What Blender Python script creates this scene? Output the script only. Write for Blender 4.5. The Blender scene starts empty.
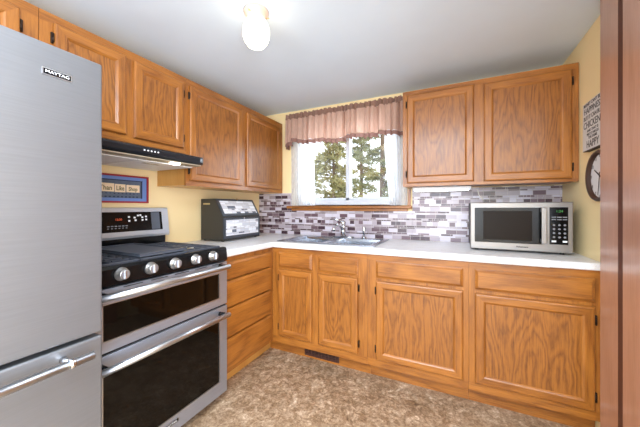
import bpy, bmesh, math, random
from mathutils import Vector, Matrix
R = math.radians
PI = math.pi
sc = bpy.context.scene
COL = sc.collection

# ------------------------------------------------------------------ camera
cam_d = bpy.data.cameras.new('camera')
cam = bpy.data.objects.new('camera', cam_d)
COL.objects.link(cam)
cam.location = (1.9757, -2.5368, 1.2114)
cam.rotation_euler = (R(90), 0, 0.4503)
cam_d.sensor_width = 36.0
cam_d.lens = 281.6 / 640 * 36
cam_d.shift_y = -6.1 / 640
cam_d.clip_start = 0.02
sc.camera = cam

# ------------------------------------------------------------------ world, lights, exposure
sc.view_settings.view_transform = 'Standard'
sc.view_settings.look = 'None'
sc.view_settings.gamma = 1
sc.view_settings.use_curve_mapping = False
sc.view_settings.exposure = 0.75
sc.cycles.use_denoising = True
sc.cycles.max_bounces = 10
sc.cycles.diffuse_bounces = 6
sc.cycles.glossy_bounces = 5
sc.cycles.transparent_max_bounces = 16

w = bpy.data.worlds.new('overcast_sky')
sc.world = w
w.use_nodes = True
nt = w.node_tree
bg = nt.nodes['Background']
bg.inputs['Color'].default_value = (0.86, 0.93, 1.0, 1)
bg.inputs['Strength'].default_value = 1.7


def area(name, loc, rot, sx, sy, power, color=(1, 1, 1), spread=180):
    d = bpy.data.lights.new(name, 'AREA')
    d.shape = 'RECTANGLE'
    d.size = sx
    d.size_y = sy
    d.energy = power
    d.color = color
    d.spread = R(spread)
    o = bpy.data.objects.new(name, d)
    COL.objects.link(o)
    o.location = loc
    o.rotation_euler = rot
    return o


REAR_Y = -4.4
# daylight falling in through the kitchen window, and a fill light set in the added rear window
area('window_daylight', (1.03, 0.55, 1.75), (R(-80), 0, 0), 1.3, 1.0, 22, (0.80, 0.91, 1.0))
area('rear_window_fill', (1.35, REAR_Y - 0.02, 1.32), (R(90), 0, 0), 2.1, 1.35, 40, (0.78, 0.88, 1.0))
# fill light for fridge and range fronts, in an opening added to the right wall
area('side_opening_fill', (2.80, -3.35, 1.20), (R(90), 0, R(90)), 1.3, 1.8, 62, (0.80, 0.88, 1.0))
# added fill light under the ceiling behind the camera, without a fixture
area('rear_ceiling_fill', (1.6, -3.0, 2.19), (0, 0, 0), 1.2, 1.2, 62, (0.84, 0.92, 1.0))


# ------------------------------------------------------------------ materials
def sv(r, g, b):
    def f(c):
        c /= 255
        return c / 12.92 if c <= 0.04045 else ((c + 0.055) / 1.055) ** 2.4
    return (f(r), f(g), f(b), 1)


class NT:
    def __init__(s, name):
        s.m = bpy.data.materials.new(name)
        s.m.use_nodes = True
        s.t = s.m.node_tree
        s.b = s.t.nodes['Principled BSDF']
        s.out = s.t.nodes['Material Output']

    def n(s, typ, **kw):
        nd = s.t.nodes.new(typ)
        for k, v in kw.items():
            setattr(nd, k, v)
        return nd

    def l(s, a, b):
        s.t.links.new(a, b)

    def val(s, sock, v):
        if hasattr(v, 'links'):
            s.l(v, sock)
        else:
            sock.default_value = v

    def math(s, op, a, b=0.0, c=0.0):
        nd = s.n('ShaderNodeMath', operation=op)
        s.val(nd.inputs[0], a)
        s.val(nd.inputs[1], b)
        s.val(nd.inputs[2], c)
        return nd.outputs[0]

    def mix(s, f, a, b, mode='MIX'):
        nd = s.n('ShaderNodeMix', data_type='RGBA', blend_type=mode)
        s.val(nd.inputs[0], f)
        s.val(nd.inputs[6], a)
        s.val(nd.inputs[7], b)
        return nd.outputs[2]

    def ramp(s, f, stops, interp='LINEAR'):
        nd = s.n('ShaderNodeValToRGB')
        cr = nd.color_ramp
        cr.interpolation = interp
        while len(cr.elements) < len(stops):
            cr.elements.new(0.5)
        for e, (p, c) in zip(cr.elements, stops):
            e.position = p
            e.color = c
        s.l(f, nd.inputs[0])
        return nd.outputs[0]

    def coord(s, scale=(1, 1, 1), loc=(0, 0, 0), rnd=False):
        tc = s.n('ShaderNodeTexCoord')
        v = tc.outputs['Object']
        if rnd:
            oi = s.n('ShaderNodeObjectInfo')
            k = s.math('MULTIPLY', oi.outputs['Random'], 37.0)
            cb = s.n('ShaderNodeCombineXYZ')
            s.l(k, cb.inputs[0]); s.l(k, cb.inputs[1]); s.l(k, cb.inputs[2])
            va = s.n('ShaderNodeVectorMath', operation='ADD')
            s.l(v, va.inputs[0]); s.l(cb.outputs[0], va.inputs[1])
            v = va.outputs[0]
        mp = s.n('ShaderNodeMapping')
        mp.inputs['Scale'].default_value = scale
        mp.inputs['Location'].default_value = loc
        s.l(v, mp.inputs[0])
        return mp.outputs[0]

    def noise(s, vec, scale, detail=3, rough=0.5, dist=0.0):
        nd = s.n('ShaderNodeTexNoise')
        nd.inputs['Scale'].default_value = scale
        nd.inputs['Detail'].default_value = detail
        nd.inputs['Roughness'].default_value = rough
        nd.inputs['Distortion'].default_value = dist
        s.l(vec, nd.inputs['Vector'])
        return nd.outputs[0]

    def bump(s, h, strength=0.2, dist=0.01):
        nd = s.n('ShaderNodeBump')
        nd.inputs['Strength'].default_value = strength
        nd.inputs['Distance'].default_value = dist
        s.l(h, nd.inputs['Height'])
        s.l(nd.outputs[0], s.b.inputs['Normal'])


def plain(name, col, rough=0.5, metal=0.0, emit=None, es=0, coat=0, spec=0.5, var=0.06):
    s = NT(name)
    nz = s.noise(s.coord((1, 1, 1)), 14, 3)
    c2 = tuple(c * (1 - var) for c in col[:3]) + (1,)
    s.l(s.ramp(nz, [(0.3, c2), (0.7, col)]), s.b.inputs['Base Color'])
    s.b.inputs['Roughness'].default_value = rough
    s.b.inputs['Metallic'].default_value = metal
    s.b.inputs['Coat Weight'].default_value = coat
    s.b.inputs['Specular IOR Level'].default_value = spec
    if emit:
        s.b.inputs['Emission Color'].default_value = emit
        s.b.inputs['Emission Strength'].default_value = es
    return s.m


def oak(name, light, dark, axis, contour=9.0, rough=0.36, gloss=0.25, low=1.0):
    s = NT(name)
    along, across = 0.2, 1.0
    scl = {'x': (along, across, across), 'y': (across, along, across), 'z': (across, across, along)}[axis]
    v = s.coord(scl, rnd=True)
    n1 = s.noise(v, 3.6 * low, 6, 0.46, 0.05)
    k = s.math('MULTIPLY', n1, contour)
    band = s.math('PINGPONG', k, 0.5)
    band = s.math('MULTIPLY', band, 2.0)
    pores = s.noise(s.coord(tuple(c if c == 1 else 0.05 for c in scl), rnd=True), 170, 4, 0.8)
    n2 = s.noise(s.coord(tuple(c if c == 1 else 0.03 for c in scl), rnd=True), 160, 2, 0.6)
    n3 = s.noise(v, 30, 3, 0.6)
    mixf = s.math('ADD', s.math('MULTIPLY', s.math('POWER', band, 1.5), 0.22),
                  s.math('ADD', s.math('MULTIPLY', n2, 0.35), s.math('MULTIPLY', pores, 0.70)))
    md = tuple((a * 0.55 + b * 0.45) for a, b in zip(light[:3], dark[:3])) + (1,)
    c = s.ramp(mixf, [(0.36, light), (0.62, md), (0.9, dark)])
    s.l(c, s.b.inputs['Base Color'])
    s.b.inputs['Roughness'].default_value = rough
    s.b.inputs['Coat Weight'].default_value = gloss
    s.b.inputs['Coat Roughness'].default_value = 0.22
    s.bump(n2, 0.12, 0.001)
    return s.m


OL, OD = sv(176, 112, 44), sv(108, 58, 18)
M = {}
for ax in 'xyz':
    M['oak_' + ax] = oak('honey_oak_' + ax, OL, OD, ax)
    M['panel_' + ax] = oak('oak_veneer_' + ax, sv(168, 106, 42), sv(92, 48, 15), ax, contour=30, low=1.0)
M['door_oak'] = oak('stained_door_wood', sv(186, 140, 118), sv(158, 110, 86), 'z', contour=3, rough=0.3, gloss=1.0)
M['groove_shade'] = plain('dark_groove_shade', sv(84, 44, 28), 0.6)  # dark brown standing in for the shade in the groove beside the door
M['side_wood'] = oak('pale_cabinet_side', sv(214, 160, 84), sv(190, 130, 58), 'z', contour=4)


def steel(name, col, rough, axis='z'):
    s = NT(name)
    sc_ = {'x': (0.02, 1, 1), 'y': (1, 0.02, 1), 'z': (1, 1, 0.02)}[axis]
    n = s.noise(s.coord(sc_), 260, 2, 0.6)
    s.l(s.ramp(n, [(0.3, tuple(c * 0.93 for c in col[:3]) + (1,)), (0.7, col)]), s.b.inputs['Base Color'])
    s.b.inputs['Metallic'].default_value = 0.72
    s.l(s.math('ADD', s.math('MULTIPLY', n, 0.08), rough - 0.04), s.b.inputs['Roughness'])
    return s.m


M['steel_fridge'] = steel('brushed_steel_fridge', sv(134, 136, 141), 0.40, 'y')
M['steel'] = steel('brushed_steel', sv(166, 171, 184), 0.33, 'y')
M['steel_x'] = steel('brushed_steel_x', sv(146, 142, 139), 0.36, 'x')
M['knob_metal'] = plain('knob_metal', sv(168, 166, 164), 0.3, 0.9)
M['backguard'] = steel('backguard_steel', sv(198, 202, 210), 0.34, 'y')
M['chrome'] = plain('chrome', sv(225, 227, 230), 0.12, 1.0, var=0.01)
M['handle'] = plain('polished_handle', sv(200, 203, 208), 0.34, 1.0, var=0.01)
M['sink'] = plain('sink_steel', sv(168, 172, 180), 0.27, 1.0, var=0.03)
M['bronze'] = plain('dark_bronze', sv(52, 38, 30), 0.4, 0.7)
M['black'] = plain('black_enamel', sv(9, 9, 11), 0.2, 0, spec=0.3)
M['black_matte'] = plain('black_matte', sv(26, 26, 28), 0.6)
M['iron'] = plain('cast_iron', sv(74, 78, 88), 0.4, 0.1)
M['griddle'] = plain('griddle_grey', sv(86, 91, 102), 0.42, 0.3)
M['dark_glass'] = plain('oven_glass', sv(6, 5, 4), 0.05, 0, spec=0.3)
M['mw_glass'] = plain('microwave_mesh_glass', sv(30, 22, 17), 0.3, 0, spec=0.1)
M['white_plastic'] = plain('white_plastic', sv(236, 238, 242), 0.35)
M['vinyl'] = plain('window_vinyl', sv(206, 211, 220), 0.35)
M['hood_under'] = plain('hood_underside', sv(232, 232, 232), 0.4, 0.0)
M['hood_black'] = plain('hood_black', sv(30, 32, 38), 0.28, 0.2)
M['hood_lip'] = plain('hood_lip', sv(170, 160, 140), 0.4, 0.3)
M['grey_side'] = plain('fridge_side_grey', sv(120, 122, 126), 0.5)
M['seam_black'] = plain('seam_black', sv(8, 8, 9), 0.7)
M['label_white'] = plain('print_white', sv(225, 225, 228), 0.5)
M['label_grey'] = plain('print_grey', sv(120, 120, 124), 0.5)
M['display'] = plain('display_amber', sv(90, 20, 8), 0.4, emit=sv(255, 110, 50), es=0.25)
M['display_green'] = plain('display_green', sv(20, 50, 20), 0.4, emit=sv(90, 190, 90), es=0.35)
M['ceramic'] = plain('lamp_ceramic', sv(226, 196, 176), 0.35)
M['globe'] = plain('lit_globe', sv(255, 246, 220), 0.3, emit=(1.0, 0.88, 0.62, 1), es=2.6)
M['hood_lamp'] = plain('lit_hood_lamp', sv(255, 255, 250), 0.3, emit=(1.0, 0.95, 0.82, 1), es=14.0)
M['under_lamp'] = plain('lit_tube_cover', sv(250, 252, 255), 0.3, emit=(0.88, 0.95, 1.0, 1), es=4.0)
M['finial'] = plain('lamp_finial', sv(250, 214, 130), 0.4)
M['breadbox'] = plain('breadbox_charcoal', sv(56, 54, 50), 0.4, 0.1)
M['breadbox_edge'] = plain('breadbox_edge', sv(74, 78, 86), 0.35, 0.3)
M['brass'] = plain('brass_label', sv(205, 185, 135), 0.4, 0.3)
M['frame_red'] = plain('picture_red', sv(156, 40, 50), 0.6)
M['frame_blue'] = plain('picture_blue', sv(108, 138, 200), 0.6)
M['frame_slate'] = plain('picture_slate', sv(96, 108, 128), 0.7, var=0.3)
M['navy'] = plain('picture_navy', sv(44, 54, 84), 0.7)
M['cream'] = plain('picture_cream', sv(240, 216, 184), 0.7)
M['olive'] = plain('picture_olive', sv(104, 100, 66), 0.7)
M['sign_face'] = plain('sign_face', sv(208, 204, 200), 0.6)
M['sign_ink'] = plain('sign_ink', sv(58, 50, 50), 0.6)
M['sign_edge'] = plain('sign_edge', sv(70, 60, 54), 0.6)
M['clock_rim'] = plain('clock_rim', sv(70, 50, 42), 0.35, 0.2)
M['clock_face'] = plain('clock_face', sv(226, 224, 224), 0.4)
M['register'] = plain('register_brown', sv(74, 44, 34), 0.5)
M['cord'] = plain('cord_white', sv(214, 208, 196), 0.5)
M['cord_dark'] = plain('cord_dark', sv(110, 92, 66), 0.5)
M['bark'] = plain('pine_bark', sv(120, 100, 80), 0.9, var=0.3)
M['twig'] = plain('bare_twig', sv(128, 112, 92), 0.9, var=0.2)
M['snow'] = plain('snow', sv(236, 240, 246), 0.8)
M['rubber'] = plain('rubber', sv(30, 30, 30), 0.7)


def mk_needles(name, a, b):
    s = NT(name)
    nz = s.noise(s.coord((1, 1, 1)), 2.2, 4, 0.7)
    s.l(s.ramp(nz, [(0.3, a), (0.7, b)]), s.b.inputs['Base Color'])
    s.b.inputs['Roughness'].default_value = 0.8
    return s.m


M['needles'] = mk_needles('pine_needles', sv(118, 116, 70), sv(168, 158, 108))
M['needles_dark'] = mk_needles('fir_needles', sv(108, 110, 72), sv(154, 150, 108))


def mk_wall(name, col, scale=60, strength=0.05, rough=0.7):
    s = NT(name)
    n = s.noise(s.coord(), 2.5, 3)
    c2 = tuple(c * 0.95 for c in col[:3]) + (1,)
    s.l(s.ramp(n, [(0.3, c2), (0.7, col)]), s.b.inputs['Base Color'])
    s.b.inputs['Roughness'].default_value = rough
    s.bump(s.noise(s.coord(), scale, 3), strength, 0.004)
    return s.m


M['wall'] = mk_wall('butter_yellow_paint', sv(248, 224, 172), 90, 0.06, 0.55)
M['ceiling'] = mk_wall('white_ceiling_paint', sv(216, 230, 244), 30, 0.04, 0.8)


def mk_floor():
    s = NT('marbled_vinyl')
    v = s.coord()
    warp = s.noise(v, 5, 3, 0.6)
    n1 = s.noise(v, 7, 8, 0.74, 1.2)
    n2 = s.noise(v, 26, 6, 0.75, 1.0)
    n3 = s.noise(v, 75, 4, 0.7, 0.6)
    f = s.math('ADD', s.math('MULTIPLY', n1, 0.36), s.math('ADD', s.math('MULTIPLY', n2, 0.40), s.math('MULTIPLY', n3, 0.24)))
    c = s.ramp(f, [(0.40, sv(100, 77, 56)), (0.465, sv(136, 110, 84)), (0.515, sv(158, 133, 107)), (0.56, sv(184, 160, 134)), (0.615, sv(218, 200, 178))])
    s.l(c, s.b.inputs['Base Color'])
    s.b.inputs['Roughness'].default_value = 0.42
    s.bump(n3, 0.08, 0.002)
    return s.m


M['floor'] = mk_floor()


def mk_counter():
    s = NT('speckled_white_laminate')
    v = s.coord()
    n = s.noise(v, 130, 5, 0.7)
    n2 = s.noise(v, 14, 4, 0.6, 1.0)
    f = s.math('ADD', s.math('MULTIPLY', n, 0.55), s.math('MULTIPLY', n2, 0.45))
    c = s.ramp(f, [(0.32, sv(200, 192, 186)), (0.46, sv(222, 220, 220)), (0.66, sv(232, 234, 238))])
    s.l(c, s.b.inputs['Base Color'])
    s.b.inputs['Roughness'].default_value = 0.3
    return s.m


M['counter'] = mk_counter()


def mosaic(name, thick, t2, t3, horizontal, light=None, widths=(0.095, 0.13, 0.075), face='y'):
    """rows of bricks: one thick row and two thin rows per period, colours by brick"""
    s = NT(name)
    tc = s.n('ShaderNodeTexCoord')
    sp = s.n('ShaderNodeSeparateXYZ')
    s.l(tc.outputs['Object'], sp.inputs[0])
    P = thick + t2 + t3
    X = sp.outputs[0] if horizontal == 'x' else sp.outputs[1]
    Z = sp.outputs[2]

    def brick(width, off, shift):
        cb = s.n('ShaderNodeCombineXYZ')
        s.l(s.math('ADD', X, 10 + shift), cb.inputs[0])
        s.l(s.math('ADD', Z, P * 100), cb.inputs[1])
        b = s.n('ShaderNodeTexBrick')
        b.offset = off
        b.squash = 0.55
        b.squash_frequency = 3
        b.offset_frequency = 2
        b.inputs['Color1'].default_value = (0, 0, 0, 1)
        b.inputs['Color2'].default_value = (1, 1, 1, 1)
        b.inputs['Mortar'].default_value = (0.5, 0.5, 0.5, 1)
        b.inputs['Scale'].default_value = 1
        b.inputs['Brick Width'].default_value = width
        b.inputs['Row Height'].default_value = P
        b.inputs['Mortar Size'].default_value = 0.0012
        b.inputs['Mortar Smooth'].default_value = 0
        s.l(cb.outputs[0], b.inputs['Vector'])
        return b.outputs['Color'], b.outputs['Fac']
    pal = light or [(0.0, sv(74, 54, 62)), (0.16, sv(104, 82, 90)), (0.29, sv(164, 152, 160)), (0.45, sv(196, 188, 200)), (0.62, sv(172, 160, 168)), (0.75, sv(206, 200, 212)), (0.90, sv(120, 100, 108))]
    res = []
    for wd, off, sh in ((widths[0], 0.42, 0.0), (widths[1], 0.6, 0.031), (widths[2], 0.3, 0.017)):
        c, f = brick(wd, off, sh)
        res.append((s.ramp(c, pal, 'CONSTANT'), f))
    zz = s.math('MODULO', s.math('ADD', Z, P * 100), P)
    is2 = s.math('GREATER_THAN', zz, thick)
    is3 = s.math('GREATER_THAN', zz, thick + t2)
    col = s.mix(is2, res[0][0], res[1][0])
    col = s.mix(is3, col, res[2][0])
    g = 0.0012
    l1 = s.math('LESS_THAN', s.math('ABSOLUTE', s.math('SUBTRACT', zz, thick)), g)
    l2 = s.math('LESS_THAN', s.math('ABSOLUTE', s.math('SUBTRACT', zz, thick + t2)), g)
    mort = s.math('MAXIMUM', s.math('MAXIMUM', l1, l2), res[0][1])
    col = s.mix(mort, col, sv(186, 176, 172))
    s.l(col, s.b.inputs['Base Color'])
    s.l(s.math('ADD', s.math('MULTIPLY', mort, 0.4), 0.22), s.b.inputs['Roughness'])
    return s.m


M['tile'] = mosaic('mosaic_backsplash', 0.034, 0.012, 0.016, 'x', widths=(0.078, 0.12, 0.09))
M['sticker'] = mosaic('breadbox_tile_sticker', 0.026, 0.010, 0.014, 'y', light=[(0.0, sv(110, 116, 130)), (0.10, sv(200, 204, 214)), (0.4, sv(232, 236, 244)), (0.8, sv(214, 218, 228)), (0.93, sv(140, 144, 156))])


def mk_fabric(name, col, transl, alpha, weave=True):
    s = NT(name)
    t = s.t
    n = s.noise(s.coord((1, 1, 0.2)), 90, 2)
    c2 = tuple(c * 0.85 for c in col[:3]) + (1,)
    cc = s.ramp(n, [(0.3, c2), (0.7, col)])
    df = s.n('ShaderNodeBsdfDiffuse')
    tr = s.n('ShaderNodeBsdfTranslucent')
    s.l(cc, df.inputs[0]); s.l(cc, tr.inputs[0])
    mx = s.n('ShaderNodeMixShader'); mx.inputs[0].default_value = transl
    s.l(df.outputs[0], mx.inputs[1]); s.l(tr.outputs[0], mx.inputs[2])
    tp = s.n('ShaderNodeBsdfTransparent')
    m2 = s.n('ShaderNodeMixShader'); m2.inputs[0].default_value = alpha
    s.l(tp.outputs[0], m2.inputs[1]); s.l(mx.outputs[0], m2.inputs[2])
    s.l(m2.outputs[0], s.out.inputs[0])
    return s.m


M['valance'] = mk_fabric('dusty_pink_cotton', sv(216, 180, 162), 0.36, 1.0)
M['valance_hem'] = mk_fabric('mauve_hem', sv(158, 122, 112), 0.25, 1.0)
M['valance_head'] = mk_fabric('gathered_pink_heading', sv(158, 124, 110), 0.25, 1.0)
M['sheer'] = mk_fabric('white_sheer', sv(244, 246, 250), 0.6, 0.96)


def mk_glass():
    s = NT('window_glass')
    tp = s.n('ShaderNodeBsdfTransparent')
    gl = s.n('ShaderNodeBsdfGlossy'); gl.inputs['Roughness'].default_value = 0.02
    fr = s.n('ShaderNodeFresnel'); fr.inputs[0].default_value = 1.45
    mx = s.n('ShaderNodeMixShader')
    s.l(fr.outputs[0], mx.inputs[0]); s.l(tp.outputs[0], mx.inputs[1]); s.l(gl.outputs[0], mx.inputs[2])
    s.l(mx.outputs[0], s.out.inputs[0])
    return s.m


M['glass'] = mk_glass()


# ------------------------------------------------------------------ mesh helpers
def quad_box(bm, x0, x1, y0, y1, z0, z1, mi=0, bevel=0.0, seg=2):
    x0, x1 = min(x0, x1), max(x0, x1); y0, y1 = min(y0, y1), max(y0, y1); z0, z1 = min(z0, z1), max(z0, z1)
    r = bmesh.ops.create_cube(bm, size=1, matrix=Matrix.Translation(((x0 + x1) / 2, (y0 + y1) / 2, (z0 + z1) / 2)) @ Matrix.Diagonal((x1 - x0, y1 - y0, z1 - z0, 1)))
    vs = r['verts']
    fs = list({f for v in vs for f in v.link_faces})
    for f in fs:
        f.material_index = mi
    if bevel > 0:
        es = list({e for v in vs for e in v.link_edges})
        bmesh.ops.bevel(bm, geom=es, offset=bevel, segments=seg, affect='EDGES', profile=0.5, material=-1)
    return vs


def tube(bm, pts, r, n=10, mi=0, cap=True):
    pts = [Vector(p) for p in pts]
    rs = r if isinstance(r, (list, tuple)) else [r] * len(pts)
    rings = []
    up = None
    for i, p in enumerate(pts):
        if i == 0: t = pts[1] - pts[0]
        elif i == len(pts) - 1: t = pts[-1] - pts[-2]
        else: t = (pts[i + 1] - p).normalized() + (p - pts[i - 1]).normalized()
        t.normalize()
        if up is None:
            up = Vector((0, 0, 1)) if abs(t.z) < 0.9 else Vector((1, 0, 0))
        a = t.cross(up).normalized()
        b = a.cross(t).normalized()
        up = b
        rings.append([bm.verts.new(p + (a * math.cos(2 * PI * k / n) + b * math.sin(2 * PI * k / n)) * rs[i]) for k in range(n)])
    for i in range(len(rings) - 1):
        for k in range(n):
            f = bm.faces.new((rings[i][k], rings[i][(k + 1) % n], rings[i + 1][(k + 1) % n], rings[i + 1][k]))
            f.smooth = True; f.material_index = mi
    if cap:
        for rg in (rings[0], list(reversed(rings[-1]))):
            f = bm.faces.new(list(reversed(rg))); f.material_index = mi


def lathe(bm, prof, origin, axis='z', n=24, mi=0, smooth=True):
    """prof: list of (radius, height along axis)"""
    o = Vector(origin)
    rings = []
    for r, h in prof:
        ring = []
        for k in range(n):
            a = 2 * PI * k / n
            c, s = math.cos(a) * max(r, 1e-5), math.sin(a) * max(r, 1e-5)
            v = {'z': Vector((c, s, h)), 'x': Vector((h, c, s)), 'y': Vector((s, h, c)), '-z': Vector((s, c, -h)), '-y': Vector((c, -h, s)), '-x': Vector((-h, s, c))}[axis]
            ring.append(bm.verts.new(o + v))
        rings.append(ring)
    for i in range(len(rings) - 1):
        for k in range(n):
            f = bm.faces.new((rings[i][k], rings[i][(k + 1) % n], rings[i + 1][(k + 1) % n], rings[i + 1][k]))
            f.smooth = smooth; f.material_index = mi
    if prof[0][0] > 1e-4:
        bm.faces.new(list(reversed(rings[0]))).material_index = mi
    if prof[-1][0] > 1e-4:
        bm.faces.new(rings[-1]).material_index = mi


def prism(bm, poly, a0, a1, axis, mi=0):
    """extrude polygon poly of (u, v) along axis. axis 'y': (x,z); 'x': (y,z); 'z': (x,y)"""
    def P(u, v, a):
        return {'y': (u, a, v), 'x': (a, u, v), 'z': (u, v, a)}[axis]
    A = [bm.verts.new(P(u, v, a0)) for u, v in poly]
    B = [bm.verts.new(P(u, v, a1)) for u, v in poly]
    n = len(poly)
    fs = [bm.faces.new(A), bm.faces.new(list(reversed(B)))]
    for i in range(n):
        fs.append(bm.faces.new((A[i], B[i], B[(i + 1) % n], A[(i + 1) % n])))
    for f in fs: f.material_index = mi
    return fs


def obj(name, bm, mats, parent=None, smooth_angle=None):
    bmesh.ops.remove_doubles(bm, verts=bm.verts, dist=1e-6)
    bmesh.ops.recalc_face_normals(bm, faces=bm.faces)
    me = bpy.data.meshes.new(name)
    bm.to_mesh(me); bm.free()
    if not isinstance(mats, (list, tuple)): mats = [mats]
    for m in mats:
        me.materials.append(M[m] if isinstance(m, str) else m)
    o = bpy.data.objects.new(name, me)
    COL.objects.link(o)
    if parent:
        o.parent = parent
        o.matrix_parent_inverse = parent_inv(parent)
    return o


def parent_inv(p):
    m = Matrix.Translation(p.location)
    q = p.parent
    while q:
        q = q.parent
    # every Empty stands unrotated; its location is its world place, parts below keep world coordinates
    return m.inverted() if p.type == 'EMPTY' else Matrix.Identity(4)


def thing(name, label, cat, loc=(0, 0, 0), group=None):
    o = bpy.data.objects.new(name, None)
    COL.objects.link(o)
    o.empty_display_size = 0.05
    o.location = loc
    return tag(o, label, cat, group)


def tag(o, label, cat, group=None, kind=None):
    o['label'] = label; o['category'] = cat
    if group: o['group'] = group
    if kind: o['kind'] = kind
    return o


def struct(name, bm, mats, parent=None, label=None):
    o = obj(name, bm, mats, parent)
    if not parent:
        o['kind'] = 'structure'
        if label: o['label'] = label
    return o


def box(name, dims, mat, parent=None, bevel=0.0, seg=2):
    bm = bmesh.new()
    quad_box(bm, *dims, bevel=bevel, seg=seg)
    return obj(name, bm, mat, parent)


def text(name, body, size, mat, parent, M4, depth=0.0006, align='CENTER', bold=0.0, xs=1.0):
    cu = bpy.data.curves.new(name, 'FONT')
    cu.body = body; cu.size = size; cu.align_x = align; cu.align_y = 'CENTER'
    cu.extrude = depth; cu.offset = bold; cu.resolution_u = 3
    t = bpy.data.objects.new(name + '_c', cu)
    COL.objects.link(t)
    bpy.context.view_layer.update()
    dg = bpy.context.evaluated_depsgraph_get()
    me = bpy.data.meshes.new_from_object(t.evaluated_get(dg))
    bpy.data.objects.remove(t)
    me.transform(M4 @ Matrix.Diagonal((xs, 1, 1, 1)))
    me.name = name
    me.materials.clear(); me.materials.append(M[mat])
    o = bpy.data.objects.new(name, me)
    COL.objects.link(o)
    if parent:
        o.parent = parent
        o.matrix_parent_inverse = parent_inv(parent)
    return o


def frame_px(x, y, z):   # text on a face looking to +x, reading along +y
    return Matrix(((0, 0, 1, x), (1, 0, 0, y), (0, 1, 0, z), (0, 0, 0, 1)))


def frame_ny(x, y, z):   # face looking to -y, reading along +x
    return Matrix(((1, 0, 0, x), (0, 0, -1, y), (0, 1, 0, z), (0, 0, 0, 1)))


def frame_nx(x, y, z):   # face looking to -x, reading along -y
    return Matrix(((0, 0, -1, x), (-1, 0, 0, y), (0, 1, 0, z), (0, 0, 0, 1)))


# ------------------------------------------------------------------ the shell
WX = 2.652
CH = 2.2174
REAR = -4.4
bm = bmesh.new(); quad_box(bm, -0.12, WX + 0.12, REAR - 0.12, 0.16, -0.06, 0); struct('floor', bm, 'floor')
bm = bmesh.new(); quad_box(bm, -0.12, WX + 0.12, REAR - 0.12, 0.16, CH, CH + 0.08); struct('ceiling', bm, 'ceiling')
bm = bmesh.new(); quad_box(bm, -0.12, 0, REAR, 0, 0, CH); struct('wall_left', bm, 'wall')
WX0, WX1, WZ0, WZ1 = 0.50, 1.54, 1.235, 2.02    # window opening
bm = bmesh.new()
quad_box(bm, -0.12, WX0, 0, 0.14, 0, CH); quad_box(bm, WX1, WX + 0.12, 0, 0.14, 0, CH)
quad_box(bm, WX0, WX1, 0, 0.14, 0, WZ0); quad_box(bm, WX0, WX1, 0, 0.14, WZ1, CH)
struct('wall_back', bm, 'wall')
bm = bmesh.new(); quad_box(bm, WX, WX + 0.12, -2.65, 0, 0, CH); quad_box(bm, WX, WX + 0.12, REAR, -4.05, 0, CH); quad_box(bm, WX, WX + 0.12, -4.05, -2.65, 2.12, CH)
struct('wall_right', bm, 'wall')
bm = bmesh.new()
quad_box(bm, -0.12, 0.2, REAR - 0.12, REAR, 0, CH); quad_box(bm, 2.5, WX + 0.12, REAR - 0.12, REAR, 0, CH)
quad_box(bm, 0.2, 2.5, REAR - 0.12, REAR, 0, 0.55); quad_box(bm, 0.2, 2.5, REAR - 0.12, REAR, 2.08, CH)
struct('wall_front', bm, 'wall')

# stained casing and door on the right, standing proud of the wall
bm = bmesh.new()
quad_box(bm, 2.580, WX - 0.001, -0.948, -0.787, 0, CH, bevel=0.001)
struct('trim_1', bm, 'door_oak')
bm = bmesh.new(); quad_box(bm, 2.594, WX - 0.001, -1.95, -0.9955, 0, CH); quad_box(bm, 2.5795, WX - 0.001, -0.9955, -0.9485, 0, CH); struct('wall_closet', bm, 'groove_shade')  # flush strip beside the casing coloured dark as groove shade; closet backing shares it
bpy.data.objects['wall_closet'].name = 'trim_groove_shade'
bm = bmesh.new(); quad_box(bm, 2.575, 2.5935, -1.80, -0.996, 0.01, CH - 0.03, bevel=0.002)
d1 = struct('door_1', bm, 'door_oak')
bm = bmesh.new(); lathe(bm, [(0.03, 0), (0.03, 0.006), (0.012, 0.01), (0.012, 0.03), (0.028, 0.04), (0.028, 0.055), (0.0, 0.062)], (2.575, -1.74, 1.0), '-x', 20)
obj('door_handle', bm, 'bronze', d1)

# window
bm = bmesh.new()
a = 0.035
y0, y1 = 0.03, 0.11
quad_box(bm, WX0, WX1, y0, y1, WZ0, WZ0 + 0.045, bevel=0.003); quad_box(bm, WX0, WX1, y0, y1, WZ1 - a, WZ1, bevel=0.003)
quad_box(bm, WX0, WX0 + a, y0, y1, WZ0 + 0.045, WZ1 - a); quad_box(bm, WX1 - a, WX1, y0, y1, WZ0 + 0.045, WZ1 - a)
win = struct('window_1', bm, 'vinyl')
for (xa, xb, ya, yb) in ((WX0 + a, 1.052, 0.075, 0.1), (1.008, WX1 - a, 0.045, 0.07)):
    bm = bmesh.new()
    za, zb, s_ = WZ0 + 0.046, WZ1 - a - 0.001, 0.036
    quad_box(bm, xa, xb, ya, yb, za, za + s_ * 0.7, bevel=0.003); quad_box(bm, xa, xb, ya, yb, zb - s_, zb, bevel=0.003)
    quad_box(bm, xa, xa + s_, ya, yb, za, zb, bevel=0.003); quad_box(bm, xb - s_, xb, ya, yb, za, zb, bevel=0.003)
    sash = obj('sash', bm, 'vinyl', win)
    bm = bmesh.new(); quad_box(bm, xa + s_ * .8, xb - s_ * .8, (ya + yb) / 2 - 0.002, (ya + yb) / 2 + 0.002, za + s_ * .5, zb - s_ * .8)
    obj('pane', bm, 'glass', sash)
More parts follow.
